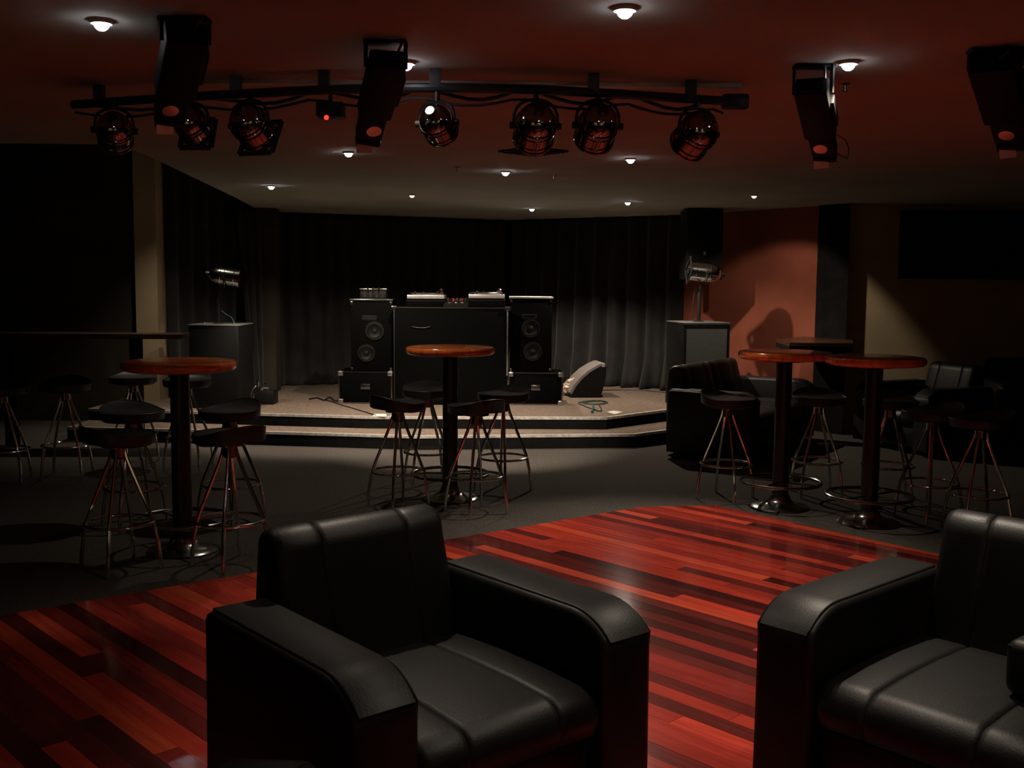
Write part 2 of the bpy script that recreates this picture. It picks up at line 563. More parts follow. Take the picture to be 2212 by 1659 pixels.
# ------------------------------------------------------------------ armchairs and sofas
def rounded_stations(xa, xb, seams=(), r=0.022, depth=0.007):
    st = [(xa, r), (xa + r * 0.3, r * 0.3), (xa + r, 0.0)]
    for s in seams:
        st += [(s - 0.02, 0.0), (s - 0.006, depth * 0.3), (s, depth), (s + 0.006, depth * 0.3), (s + 0.02, 0.0)]
    st += [(xb - r, 0.0), (xb - r * 0.3, r * 0.3), (xb, r)]
    return st


YFR, YBK = -0.43, 0.47


def lounge(name, label, cat, W, loc, rz, nseat=1, group=None):
    t = thing(name, label, cat, (loc[0], loc[1], 0), rz, group)
    AW = 0.20
    # arms: one upholstered body with a rounded nose, and a stitched leather strip over top and nose
    NR, NA = 0.21, 139
    ny = YFR - NR * math.cos(math.radians(NA))
    nose = arc(ny, 0.62 - NR, NR, NA, 90, 9)
    body = [(0.37, 0.06), (0.37, 0.59)] + [(0.355, 0.612), (0.33, 0.62)] + list(reversed(nose)) + [(YFR + 0.004, 0.50), (YFR + 0.004, 0.06)]
    strip = [(0.34, 0.626)] + list(reversed(arc(ny, 0.62 - NR, NR + 0.005, NA, 90, 9))) + arc(ny, 0.62 - NR, NR - 0.02, NA, 90, 9) + [(0.34, 0.60)]
    for s in (-1, 1):
        xa, xb = (-W / 2, -W / 2 + AW) if s < 0 else (W / 2 - AW, W / 2)
        a = MB().loft(body, rounded_stations(xa, xb, r=0.02)).build('arm', 'leather', t, smooth=50)
        MB().loft(strip, rounded_stations(xa + 0.016, xb - 0.016, r=0.006)).build('arm_cap', 'leather', a, smooth=60)
    inner0, inner1 = -W / 2 + AW + 0.004, W / 2 - AW - 0.004
    MB().box((inner0, YFR + 0.05, 0.07), (inner1, 0.30, 0.27), 0.012).build('base', 'leather', t)
    # seat cushions with two stitched seams each
    sp = arc(YFR + 0.085, 0.335, 0.085, 180, 90, 7) + [(YFR + 0.22, 0.428), (-0.02, 0.43), (0.15, 0.425), (0.27, 0.415), (0.30, 0.38), (0.29, 0.275), (YFR + 0.05, 0.275), (YFR + 0.012, 0.29)]
    sp.reverse()
    cw = (inner1 - inner0) / nseat
    for k in range(nseat):
        a, b = inner0 + cw * k + 0.002, inner0 + cw * (k + 1) - 0.002
        MB().loft(sp, rounded_stations(a, b, (a + cw * 0.25, a + cw * 0.75), r=0.028)).build('seat_cushion', 'leather', t, smooth=60)
    # leaning back with rolled top and the same seams
    bp = [(0.20, 0.36), (0.31, 0.745)] + arc(0.385, 0.745, 0.075, 172, 20, 9) + [(0.475, 0.60), (0.47, 0.08), (0.33, 0.08)]
    bp.reverse()
    for k in range(nseat):
        a, b = inner0 + cw * k + 0.002, inner0 + cw * (k + 1) - 0.002
        MB().loft(bp, rounded_stations(a, b, (a + cw * 0.25, a + cw * 0.75), r=0.03)).build('backrest', 'leather', t, smooth=60)
    for sx in (-1, 1):
        for y in (YFR + 0.09, 0.31):
            MB().lathe([(0.018, 0.0), (0.026, 0.062)], 12, T=TR(sx * (W / 2 - 0.09), y, 0.0)).build('foot', 'black_plastic', t)
    return t


def place(corner, rz, W):
    """centre of a lounge from its front corner on the local left"""
    c = Matrix.Rotation(rz, 2) @ Vector((-W / 2, YFR))
    return Vector((corner.x, corner.y)) - c


RL = math.radians(40.3)
WL = 1.03
lounge('armchair', 'black leather armchair in the foreground left of centre, wholly turned to the viewer', 'armchair', WL, place(G(758, 1553, 0.555), RL, WL), RL, group='black leather armchairs')
RR = math.radians(-47.6)
lounge('armchair', 'black leather armchair cut off by the right edge, with a dark cushion on it', 'armchair', WL, place(G(1630, 1338, 0.555), RR, WL), RR, group='black leather armchairs')
R3 = math.radians(176)
c3 = Matrix.Rotation(R3, 2) @ Vector((-WL / 2 + 0.10, YFR + 0.03))
n3 = A(590, 1690, 2.09)
lounge('armchair', 'black leather armchair at the bottom edge, only an arm tip showing', 'armchair', WL, (n3.x - c3.x, n3.y - c3.y), R3, group='black leather armchairs')
RS = math.radians(58)
lounge('sofa', 'black leather two-seat sofa by the stage, its side to the viewer', 'sofa', 1.85, place(Vector((2.06, 9.02)), RS, 1.85), RS, 2, group='black leather sofas')
RA = math.radians(-66)
lounge('armchair', 'black leather armchair behind the right bar tables, facing the sofa', 'armchair', 0.98, place(Vector((3.36, 10.42)), RA, 0.98), RA, group='black leather armchairs')
lounge('sofa', 'black leather sofa against the beige wall at the far right', 'sofa', 1.9, (5.72, 10.74), 0.0, 2, group='black leather sofas')
# dark cushion on the right armchair
cc = G(2200, 1530, 0.43)
t = thing('cushion', 'dark square cushion standing on the right armchair seat', 'cushion', (cc.x + 0.16, cc.y + 0.05, 0.432), math.radians(-50))
MB().box((-0.14, -0.10, 0.0), (0.16, 0.12, 0.16), 0.035, seg=4).build('cover', 'leather', t, smooth=60)
MB().tube([(-0.13, -0.09, 0.14), (0.15, -0.09, 0.14), (0.15, 0.11, 0.14), (-0.13, 0.11, 0.14)], 0.004, 6, True).build('piping', 'leather', t)


# ------------------------------------------------------------------ bar tables and stools
def bar_table(label, loc, rz=0.0):
    t = thing('bar_table', label, 'bar table', (loc.x, loc.y, 0), rz, 'round wooden bar tables')
    MB().lathe([(0.285, 1.045), (0.305, 1.05), (0.316, 1.062), (0.318, 1.075), (0.316, 1.089), (0.308, 1.098), (0.295, 1.1)], 64).build('tabletop', 'table_wood', t)
    MB().lathe([(0.14, 1.03), (0.15, 1.045)], 32).build('top_plate', 'column_metal', t)
    MB().lathe([(0.062, 0.04), (0.056, 0.12), (0.054, 1.03)], 32).build('column', 'column_metal', t)
    MB().lathe([(0.20, 0.0), (0.203, 0.008), (0.19, 0.018), (0.15, 0.028), (0.10, 0.04), (0.075, 0.062), (0.066, 0.09)], 48).build('base', 'dim_chrome', t)
    r = MB().torus(0.275, 0.0115, 0.185, 56, 10).build('foot_ring', 'dim_chrome', t)
    for k in range(4):
        a = math.pi / 2 * k + 0.5
        MB().tube([(0.05 * math.cos(a), 0.05 * math.sin(a), 0.185), (0.27 * math.cos(a), 0.27 * math.sin(a), 0.185)], 0.007, 8).build('spoke', 'dim_chrome', r)
    return t


TBL = {
    'left': (G(396, 1180) + G(387, 782, 1.1)) / 2,
    'mid': (G(969, 1080) + G(976, 748, 1.1)) / 2,
    'r1': G(1684, 1088) * 0.6 + G(1696, 763, 1.1) * 0.4,
    'r2': G(1874, 1124) * 0.6 + G(1893, 773, 1.1) * 0.4,
}
bar_table('round wooden bar table at the left, beside the black subwoofer', TBL['left'], 0.3)
bar_table('round wooden bar table in the middle before the stage', TBL['mid'], 1.0)
bar_table('round wooden bar table right, the one nearer the sofa', TBL['r1'], 2.0)
bar_table('round wooden bar table furthest right', TBL['r2'], 0.1)


def make_stool():
    t = thing('bar_stool', 'x', 'bar stool', group='chrome bar stools with black seats')
    # dished seat with a raised lip at the back
    n, R = 36, 0.192
    mb = MB()
    rings = [0.0, 0.25, 0.5, 0.7, 0.85, 0.94, 1.0]
    vs, fs = [], []

    def z_top(r, a):
        b = max(0.0, math.sin(a)) ** 1.5
        return 0.735 + 0.006 * (1 - r) - 0.012 * max(0, 0.6 - r) + b * 0.055 * r ** 4

    top = [(0, 0, z_top(0, 0))]
    for r in rings[1:]:
        top += [(R * r * math.cos(2 * math.pi * k / n), R * r * math.sin(2 * math.pi * k / n), z_top(r, 2 * math.pi * k / n)) for k in range(n)]
    vs += top
    for k in range(n):
        fs.append((0, 1 + k, 1 + (k + 1) % n))
    for i in range(len(rings) - 2):
        for k in range(n):
            a, b = 1 + i * n + k, 1 + i * n + (k + 1) % n
            fs.append((a, a + n, b + n, b))
    base = 1 + (len(rings) - 2) * n
    o1 = len(vs)
    for rr, dz in ((1.012, -0.012), (1.0, -0.045), (0.9, -0.058), (0.5, -0.06)):
        for k in range(n):
            a = 2 * math.pi * k / n
            z = z_top(1, a) + dz if dz > -0.02 else 0.735 + dz + max(0, math.sin(a)) ** 1.5 * 0.02
            vs.append((R * rr * math.cos(a), R * rr * math.sin(a), z))
    prev = base
    for j in range(4):
        cur = o1 + j * n
        for k in range(n):
            fs.append((prev + k, cur + k, cur + (k + 1) % n, prev + (k + 1) % n))
        prev = cur
    fs.append(tuple(prev + k for k in range(n)))
    seat = mb.add(vs, fs).build('seat', 'leather_stool', t, smooth=50)
    MB().tube([(R * 1.005 * math.cos(2 * math.pi * k / 48), R * 1.005 * math.sin(2 * math.pi * k / 48), z_top(1, 2 * math.pi * k / 48) + 0.001) for k in range(48)], 0.0035, 6, True).build('piping', 'leather_stool', seat)
    MB().lathe([(0.03, 0.60), (0.04, 0.612), (0.04, 0.66), (0.085, 0.668), (0.085, 0.677)], 24).build('hub', 'dim_chrome', t)
    ctrl = [(0.032, 0.655), (0.045, 0.60), (0.075, 0.52), (0.115, 0.42), (0.15, 0.335), (0.178, 0.26), (0.198, 0.16), (0.21, 0.07), (0.213, 0.0)]
    for k in range(4):
        a = math.pi / 2 * k + math.pi / 4
        MB().tube([(r * math.cos(a), r * math.sin(a), z) for r, z in ctrl], 0.0105, 8).build('leg', 'chrome', t)
    MB().torus(0.181, 0.009, 0.255, 48, 8).build('foot_ring', 'chrome', t)
    return t


proto = make_stool()
used = [False]


def stool(label, px, py, rz):
    g = G(px, py)
    if not used[0]:
        used[0] = True
        proto.location = (g.x, g.y, 0)
        proto.rotation_euler[2] = rz
        proto['label'] = label
        return proto
    return dup(proto, (g.x, g.y, 0), rz, label)


STOOLS = [
    # about the left table
    ('black bar stool nearest the viewer at the left table, on its left', 262, 1228, 2.4),
    ('black bar stool nearest the viewer at the left table, on its right', 500, 1222, -2.3),
    ('black bar stool behind the left table, on its left', 292, 1138, 0.7),
    ('black bar stool behind the left table, on its right', 500, 1130, -0.5),
    # about the middle table
    ('black bar stool at the middle table, front left', 860, 1096, 2.3),
    ('black bar stool at the middle table, back left', 924, 1046, 0.3),
    ('black bar stool at the middle table, front right', 1028, 1108, -2.5),
    ('black bar stool at the middle table, back right', 1086, 1060, -0.7),
    # about the right tables
    ('black bar stool at the right tables, before the sofa side', 1566, 1076, 0.9),
    ('black bar stool between the two right tables, before the sofa', 1762, 1068, 0.0),
    ('black bar stool behind the table furthest right', 1915, 1080, -0.2),
    ('black bar stool to the right of the table furthest right', 2004, 1124, -1.2),
    ('black bar stool furthest right of all', 2108, 1152, -1.5),
    # along the drink rail on the left
    ('black bar stool at the left drink rail, first from the left edge', 12, 1042, 0.2),
    ('black bar stool at the left drink rail, second from the left edge', 146, 1030, 0.1),
    ('black bar stool at the left drink rail, before the beige pilaster', 292, 1000, 0.0),
    ('black bar stool at the left drink rail, last before the subwoofer', 408, 1010, -0.1),
]
for a in STOOLS:
    stool(*a)

# drink rail on the left
re = A(394, 722, 9.75)
t = thing('drink_rail', 'long dark timber drink rail on posts at the left wall', 'drink rail', (re.x, 9.75, 0), math.radians(4))
MB().box((-3.1, -0.02, re.z - 0.045), (0.0, 0.30, re.z), 0.004).build('rail_top', 'rail_wood', t)
for x in (-0.46, -1.6, -2.8):
    MB().box((x - 0.05, 0.10, 0.0), (x + 0.05, 0.20, re.z - 0.045), 0.004).build('post', 'black_paint', t)
# drink shelf round the black pillar
zs = 1.0
q = [G(1672, 731, zs), G(1700, 739, zs), G(1836, 741, zs), G(1836, 731, zs), G(1765, 724, zs)]
t = thing('corner_shelf', 'dark timber drink shelf round the black pillar', 'shelf')
MB().prism([(p.x, p.y - 0.1) for p in q], zs - 0.035, zs).build('shelf_top', 'rail_wood', t)
MB().prism([(p.x, p.y - 0.1 + 0.01) for p in q], zs - 0.085, zs - 0.035).build('apron', 'black_paint', t)


# ------------------------------------------------------------------ curtains
def curtain(name, label, path, z0, z1, wave, amp, seed, shift=None, flare=0.06):
    rnd = random.Random(seed)
    pts = [Vector(p) for p in path]
    seg = [(pts[i + 1] - pts[i]).length for i in range(len(pts) - 1)]
    L = sum(seg)
    nu = int(L / 0.018)
    nz = 26
    ph = [rnd.uniform(0, 6.28) for _ in range(5)]
    vs, fs = [], []
    for j in range(nz + 1):
        h = j / nz
        z = z0 + (z1 - z0) * h
        for i in range(nu + 1):
            s = L * i / nu
            k, a = 0, s
            while k < len(seg) - 1 and a > seg[k]:
                a -= seg[k]
                k += 1
            d = (pts[k + 1] - pts[k]).normalized()
            p = pts[k] + d * a
            nr = Vector((d.y, -d.x))
            w = 2 * math.pi / wave
            sway = 0.05 * (1 - h) * math.sin(1.1 * s + ph[3])
            f = math.sin(w * (s + sway) + 0.9 * math.sin(0.9 * s + ph[0])) + 0.45 * math.sin(1.73 * w * s + ph[1]) * (0.5 + 0.5 * math.sin(1.7 * s + ph[2]))
            am = amp * (0.55 + 0.6 * (1 - h)) + flare * max(0, 0.25 - h) ** 1.5 * 4 * (0.5 + 0.5 * math.sin(2.3 * s + ph[4]))
            p = p + nr * (am * f + flare * max(0, 0.2 - h) * 2)
            if shift:
                p = p + d * shift(s / L, h)
            vs.append((p.x, p.y, z))
    for j in range(nz):
        for i in range(nu):
            a = j * (nu + 1) + i
            fs.append((a, a + 1, a + nu + 2, a + nu + 1))
    o = MB().add(vs, fs).build(name, 'curtain', smooth=80)
    md = o.modifiers.new('thick', 'SOLIDIFY')
    md.thickness = 0.006
    return tag(o, label, 'curtain', 'black pleated stage curtains')


BC = A(1100, 640, 14.5)
p0, p1 = A(590, 640, 13.25), A(1474, 640, 13.15)
curtain('curtain', 'black pleated backdrop curtain left of the turntables', [(p0.x, p0.y), (BC.x - 0.05, BC.y)], STZ + 0.01, CEIL - 0.01, 0.21, 0.035, 3)
curtain('curtain', 'black pleated backdrop curtain right of the turntables, its hem spread on stage', [(BC.x + 0.05, BC.y), (p1.x, p1.y)], STZ + 0.01, CEIL - 0.01, 0.25, 0.06, 7, flare=0.16)
curtain('curtain', 'black side curtain behind the left can light', [(xs1 + 0.05, 11.75), (-3.12, 12.5), (pl0.x - 0.1, 12.9)], STZ + 0.01, ZT - 0.05, 0.19, 0.035, 5)
c0, c1 = A(512, 640, 12.25), A(566, 640, 12.42)
curtain('curtain', 'narrow black curtain panel hanging aslant against the stage pillar', [(c0.x, c0.y), (c1.x, c1.y)], STZ + 0.01, 2.36, 0.11, 0.022, 9, shift=lambda u, h: (1 - u) * (1 - h) * 0.17 - (1 - u) * 0.0, flare=0.02)


# ------------------------------------------------------------------ loudspeakers, cases and turntables on the stage
def woofer(t, x, z, r, y=0.0, ring='black_plastic', dust=True):
    T = TR(x, y, z) @ RX(90)
    w = MB().lathe([(r * 0.8, 0.0), (r * 0.82, 0.012), (r * 1.0, 0.012), (r * 1.02, 0.0)], 40, T=T, cap=False).build('woofer', ring, t)
    MB().lathe([(r * 0.82, 0.006), (r * 0.74, 0.011), (r * 0.66, 0.005), (r * 0.25, -0.03 + 0.032), (r * 0.001, 0.003)], 32, T=T, cap=False).build('cone', 'cone', w)
    if dust:
        MB().lathe([(r * 0.28, 0.002), (r * 0.2, 0.014), (r * 0.02, 0.02)], 24, T=T).build('dust_cap', 'rubber', w)
    return w


YD = 11.45


def pa_speaker(label, xl, xr, ytop, z0, wo, lid, ring='black_plastic'):
    a, b = A(xl, ytop, YD), A(xr, ytop, YD)
    W, Hh = b.x - a.x, (a.z + b.z) / 2 - z0
    t = thing('loudspeaker', label, 'loudspeaker', ((a.x + b.x) / 2, YD, z0), 0.0, 'loudspeakers on road cases')
    MB().box((-W / 2, 0, 0), (W / 2, 0.45, Hh - 0.02), 0.008).build('cabinet', 'case_laminate', t)
    MB().box((-W / 2 - 0.012, -0.015, Hh - 0.02), (W / 2 + 0.012, 0.46, Hh), 0.004).build('lid', lid, t)
    for x, z, r in wo:
        woofer(t, x * W, z * Hh, r, 0.0, ring)
    h = MB().box((-0.10, -0.006, Hh * 0.70), (0.06, 0.0, Hh * 0.77), 0.002).build('horn', 'black_plastic', t)
    MB().box((-0.095, -0.012, Hh * 0.755), (0.055, -0.005, Hh * 0.765)).build('horn_lip', 'dim_chrome', h)
    for s in (-1, 1):
        for z in (0.0, Hh - 0.06):
            MB().box((s * W / 2 - 0.025 * (s > 0) - 0.002, -0.008, z), (s * W / 2 + 0.025 * (s < 0) + 0.002, 0.02, z + 0.035), 0.003).build('corner_guard', 'dim_chrome', t)
    return t


def road_case(label, xl, xr, ytop, ybot):
    a, b = A(xl, ytop, YD - 0.06), A(xr, ytop, YD - 0.06)
    W, Hh = b.x - a.x, (a.z + b.z) / 2 - STZ
    t = thing('road_case', label, 'road case', ((a.x + b.x) / 2, YD - 0.06, STZ), 0.0, 'black road cases')
    MB().box((-W / 2, 0, 0.0), (W / 2, 0.55, Hh), 0.004).build('body', 'case_laminate', t)
    e = 0.012
    for z in (0.0, Hh - e):
        MB().box((-W / 2 - 0.003, -0.004, z), (W / 2 + 0.003, e, z + e + 0.003)).build('edging', 'dim_chrome', t)
    for s in (-1, 1):
        MB().box((s * W / 2 - (e if s > 0 else 0.003), -0.004, e), (s * W / 2 + (e if s < 0 else 0.003), e, Hh)).build('edging', 'dim_chrome', t)
        for z in (0.0, Hh - 0.045):
            MB().box((s * W / 2 - (0.05 if s > 0 else 0.006), -0.008, z), (s * W / 2 + (0.05 if s < 0 else 0.006), 0.05, z + 0.05), 0.006).build('ball_corner', 'aluminium', t)
    MB().box((-0.05, -0.008, Hh * 0.45), (0.05, 0.0, Hh * 0.62), 0.003).build('latch', 'dim_chrome', t)
    return STZ + Hh + 0.005


zc_l = road_case('black road case under the left loudspeaker', 731, 847, 803, 876)
zc_r = road_case('black road case under the right loudspeaker', 1099, 1216, 805, 878)
pa_speaker('black loudspeaker left of the turntables, two ringed woofers showing', 757, 847, 646, zc_l, ((-0.12, 0.25, 0.095), (0.08, 0.56, 0.10)), 'dim_chrome', 'dim_chrome')
pa_speaker('black loudspeaker right of the turntables with a bright bare top', 1102, 1193, 641, zc_r, ((0.05, 0.27, 0.10), (0.0, 0.58, 0.10)), 'silver')

# central DJ booth
a, b = A(851, 664, YD - 0.12), A(1097, 664, YD - 0.12)
BW, BH = b.x - a.x, (a.z + b.z) / 2 - STZ
BX, BY, BZ = (a.x + b.x) / 2, YD - 0.12, (a.z + b.z) / 2
t = thing('dj_booth', 'tall black metal-edged booth carrying the turntables', 'booth', (BX, BY, STZ))
MB().box((-BW / 2, 0, 0), (BW / 2, 0.62, BH), 0.004).build('body', 'case_laminate', t)
MB().box((BW / 2 - 0.010, -0.006, 0.32), (BW / 2 + 0.006, 0.012, BH - 0.03), 0.003).build('edge_strip', 'aluminium', t)
MB().box((-BW / 2 - 0.004, -0.006, 0.05), (-BW / 2 + 0.008, 0.012, BH - 0.03), 0.003).build('edge_strip', 'black_metal', t)
MB().box((-BW / 2, -0.006, BH - 0.012), (BW / 2, 0.012, BH + 0.002)).build('top_strip', 'dim_chrome', t)
for s in (-1, 1):
    MB().box((s * BW / 2 - 0.03, -0.012, BH - 0.03), (s * BW / 2 + 0.03, 0.05, BH + 0.012), 0.008).build('ball_corner', 'dim_chrome', t)
hd = A(910, 704, BY)
MB().tube([(hd.x - BX + 0.1 * math.cos(math.radians(d)), -0.012, hd.z - STZ + 0.02 * math.sin(math.radians(d))) for d in range(180, 361, 15)], 0.004, 6).build('handle', 'black_metal', t)


def turntable(label, xl, xr, ytop, ybot, rz):
    Y = BY + 0.12
    a, b = A(xl, ytop, Y), A(xr, ytop, Y)
    W = b.x - a.x
    zt = (a.z + b.z) / 2
    x = (a.x + b.x) / 2
    hz = zt - 0.055 - BZ
    c = thing('turntable_case', 'black case under the ' + ('left' if xl < 950 else 'right') + ' turntable', 'case', (x, Y, BZ), 0.0, 'turntable cases')
    MB().box((-W / 2 - 0.005, 0, 0.0), (W / 2 + 0.005, 0.38, hz), 0.004).build('body', 'case_laminate', c)
    MB().box((-W / 2 - 0.007, -0.003, hz - 0.01), (W / 2 + 0.007, 0.0, hz - 0.002)).build('edging', 'black_metal', c)
    t = thing('turntable', label, 'turntable', (x, Y, BZ + hz), 0.0, 'turntables on the booth')
    MB().box((-W / 2, 0, 0.012), (W / 2, 0.36, 0.055), 0.006).build('plinth', 'silver', t)
    for sx in (-1, 1):
        for y in (0.05, 0.31):
            MB().lathe([(0.025, 0.0), (0.028, 0.012)], 16, T=TR(sx * (W / 2 - 0.05), y, 0)).build('foot', 'rubber', t)
    pc = TR(-0.035, 0.18, 0.055)
    p = MB().lathe([(0.15, 0.0), (0.158, 0.004), (0.16, 0.018), (0.155, 0.022)], 48, T=pc).build('platter', 'aluminium', t)
    MB().lathe([(0.15, 0.022), (0.15, 0.025)], 48, T=pc).build('record', 'vinyl', p)
    MB().lathe([(0.004, 0.02), (0.004, 0.036)], 10, T=pc).build('spindle', 'chrome', p)
    arm = MB().lathe([(0.032, 0.0), (0.032, 0.018), (0.02, 0.024), (0.02, 0.05), (0.012, 0.056)], 24, T=TR(W / 2 - 0.055, 0.29, 0.055)).build('tonearm_base', 'chrome', t)
    MB().tube([(W / 2 - 0.055, 0.34, 0.105), (W / 2 - 0.055, 0.29, 0.106), (W / 2 - 0.06, 0.16, 0.1), (W / 2 - 0.085, 0.08, 0.088)], 0.0055, 8).build('tonearm', 'chrome', arm)
    MB().lathe([(0.014, -0.02), (0.014, 0.02)], 16, T=TR(W / 2 - 0.055, 0.345, 0.105) @ RX(90)).build('counterweight', 'chrome', arm)
    MB().box((W / 2 - 0.035, 0.05, 0.055), (W / 2 - 0.02, 0.17, 0.06), 0.001).build('pitch_slider', 'black_plastic', t)
    MB().lathe([(0.018, 0.0), (0.018, 0.014), (0.014, 0.016)], 16, T=TR(-W / 2 + 0.04, 0.035, 0.055)).build('start_button', 'chrome', t)
    MB().lathe([(0.008, 0.0), (0.008, 0.03), (0.012, 0.034)], 12, T=TR(-W / 2 + 0.09, 0.03, 0.055)).build('target_light', 'chrome', t)
    return t


turntable('silver turntable at the left of the booth', 879, 960, 637, 650, 0)
turntable('silver turntable at the right of the booth with the brightest glint', 1012, 1090, 636, 648, 0)
# mixer between the turntables
a, b = A(957, 662, BY + 0.05), A(1012, 662, BY + 0.05)
t = thing('dj_mixer', 'small black mixer with red lights between the turntables', 'mixer', ((a.x + b.x) / 2, BY + 0.04, BZ))
mw = b.x - a.x - 0.012
MB().add([(-mw / 2, 0, 0), (mw / 2, 0, 0), (mw / 2, 0.33, 0), (-mw / 2, 0.33, 0), (-mw / 2, 0, 0.025), (mw / 2, 0, 0.025), (mw / 2, 0.33, 0.09), (-mw / 2, 0.33, 0.09)],
         [(3, 2, 1, 0), (4, 5, 6, 7), (0, 1, 5, 4), (1, 2, 6, 5), (2, 3, 7, 6), (3, 0, 4, 7)]).build('body', 'black_plastic', t, smooth=0)
sl = 0.065 / 0.33
for i in range(5):
    for j in range(3):
        x, y = -mw / 2 + 0.03 + i * (mw - 0.06) / 4, 0.12 + 0.07 * j
        MB().lathe([(0.010, 0.0), (0.009, 0.02), (0.004, 0.022)], 10, T=TR(x, y, 0.025 + sl * y)).build('knob', 'chrome', t)
for x in (-0.04, 0.035, 0.055):
    for j in range(3):
        y = 0.19 + 0.04 * j
        MB().box((x, y, 0.027 + sl * y), (x + 0.008, y + 0.012, 0.037 + sl * y)).build('level_light', 'dim_red_led', t)
for i in range(3):
    x, y = -0.07 + 0.07 * i, 0.05
    MB().box((x - 0.012, y, 0.03 + sl * y), (x + 0.012, y + 0.012, 0.044 + sl * y), 0.002).build('fader', 'aluminium', t)
# device with three chrome clasps on the left loudspeaker
a, b = A(776, 641, YD + 0.1), A(836, 641, YD + 0.1)
zt = A(800, 646, YD).z
t = thing('small_case', 'small dark case with three bright clasps atop the left loudspeaker', 'case', ((a.x + b.x) / 2, YD + 0.1, zt))
w = b.x - a.x
MB().box((-w / 2 + 0.01, 0, 0), (w / 2 - 0.01, 0.22, 0.085), 0.006).build('body', 'black_plastic', t)
MB().box((-w / 2, -0.01, 0.085), (w / 2, 0.23, 0.115), 0.008).build('lid', 'dim_chrome', t)
for x in (-0.055, 0.0, 0.065):
    MB().lathe([(0.009, 0.0), (0.010, 0.02), (0.009, 0.05), (0.003, 0.055)], 12, T=TR(x, -0.008, 0.072)).build('clasp', 'chrome', t)
for x in (-0.09, -0.03, 0.04, 0.1):
    MB().box((x - 0.01, -0.004, 0.02), (x + 0.01, 0.0, 0.06)).build('socket', 'dim_chrome', t)

# wedge monitor
wp = A(1262, 858, 11.35)
t = thing('floor_monitor', 'black wedge stage monitor with a pale curved grille', 'loudspeaker', (G(1270, 859, STZ).x, G(1270, 859, STZ).y, STZ), math.radians(8))
side = [(-0.20, 0.0), (0.16, 0.0), (0.20, 0.20), (0.195, 0.365), (0.16, 0.385)]
grl = [(-0.20, 0.05), (-0.15, 0.14), (-0.08, 0.225), (0.0, 0.295), (0.09, 0.35), (0.165, 0.385)]
body = [(-0.19, 0.0), (0.15, 0.0), (0.205, 0.22), (0.215, 0.36)] + [(x + 0.012, z - 0.012) for x, z in reversed(grl)]
T = Matrix(((1, 0, 0, 0), (0, 0, -1, 0), (0, 1, 0, 0), (0, 0, 0, 1)))
MB().prism(body, -0.46, 0.0, T=T).build('cabinet', 'black_plastic', t, smooth=0)
outer = [(x - 0.012, z + 0.010) for x, z in grl]
MB().prism(outer + [(x + 0.010, z - 0.010) for x, z in reversed(grl)], -0.45, 0.0, T=T).build('grille', 'monitor_grille', t, smooth=40)
MB().box((0.158, -0.002, 0.352), (0.196, 0.45, 0.397), 0.006, T=RY(0)).build('top_lip', 'silver', t)

# crumpled clear wrap between case and monitor
wg = G(1228, 855, STZ)
rnd = random.Random(4)
t = thing('plastic_wrap', 'crumpled shiny wrap beside the wedge monitor', 'wrap', (wg.x, wg.y + 0.05, STZ))
b = bmesh.new()
bmesh.ops.create_icosphere(b, subdivisions=3, radius=1.0)
for q in b.verts:
    k = 0.75 + 0.5 * rnd.random()
    q.co = Vector((q.co.x * 0.075 * k, q.co.y * 0.07 * k, 0.078 + q.co.z * 0.078 * (0.85 + 0.3 * rnd.random() if q.co.z > 0 else 1)))
MB().bm(b).build('bundle', 'foil', t, smooth=0)
MB().tube([(-0.05, 0, 0.12), (0.0, -0.02, 0.165), (0.06, 0, 0.19), (0.085, 0.01, 0.215)], [0.02, 0.03, 0.018, 0.006], 7).build('twist', 'foil', t, smooth=0)


def cable(name, label, pts, r, m='cable', z=STZ):
    P = [Vector((q.x, q.y, q.z)) for q in pts]
    out = []
    n = len(P)
    for i in range(n - 1):
        p0, p1, p2, p3 = P[max(i - 1, 0)], P[i], P[i + 1], P[min(i + 2, n - 1)]
        for k in range(6):
            s = k / 6
            out.append(0.5 * ((2 * p1) + (p2 - p0) * s + (2 * p0 - 5 * p1 + 4 * p2 - p3) * s * s + (3 * p1 - p0 - 3 * p2 + p3) * s ** 3))
    out.append(P[-1])
    o = MB().tube(out, r, 6).build(name, m)
    return tag(o, label, 'cable')


ZC = STZ + 0.006
cable('cable', 'thin cable running across the right of the stage', [G(x, y, ZC) for x, y in ((1301, 843), (1340, 842), (1385, 843), (1420, 846), (1470, 850))], 0.005)
cable('cable', 'thin cable along the curtain hem at the right', [G(x, y, ZC) for x, y in ((1330, 830), (1352, 835), (1376, 837), (1410, 839), (1440, 838))], 0.005)
cable('cable', 'thin cable trailing from the left road case to the stage edge', [G(x, y, ZC) for x, y in ((690, 862), (712, 866), (735, 874), (770, 884), (812, 897))], 0.005)
cable('cable', 'short dark cable heap left of the left road case', [G(x, y, ZC + 0.005) for x, y in ((668, 862), (685, 859), (700, 864), (712, 858), (724, 866), (735, 863))], 0.008)
# coiled cable with plug
cpt = [(1252, 869), (1270, 866), (1295, 865), (1312, 869), (1300, 873), (1275, 873), (1262, 870), (1285, 867), (1306, 868), (1303, 872), (1280, 872), (1250, 869), (1265, 878), (1283, 884), (1296, 888), (1299, 882), (1294, 875)]
t = tag(cable('coiled_cable', 'coiled dark green cable with a plug on the stage edge', [G(x, y, ZC + 0.003 * (i % 4)) for i, (x, y) in enumerate(cpt)], 0.006, 'cable_green'), None, 'cable')
q0, q1 = G(1283, 872, STZ + 0.03), G(1279, 890, STZ + 0.014)
pl = MB().tube([q0, (q0 + q1) / 2 + Vector((0, 0, 0.01)), q1], [0.006, 0.009, 0.013], 8).build('plug', 'cable_teal', t)
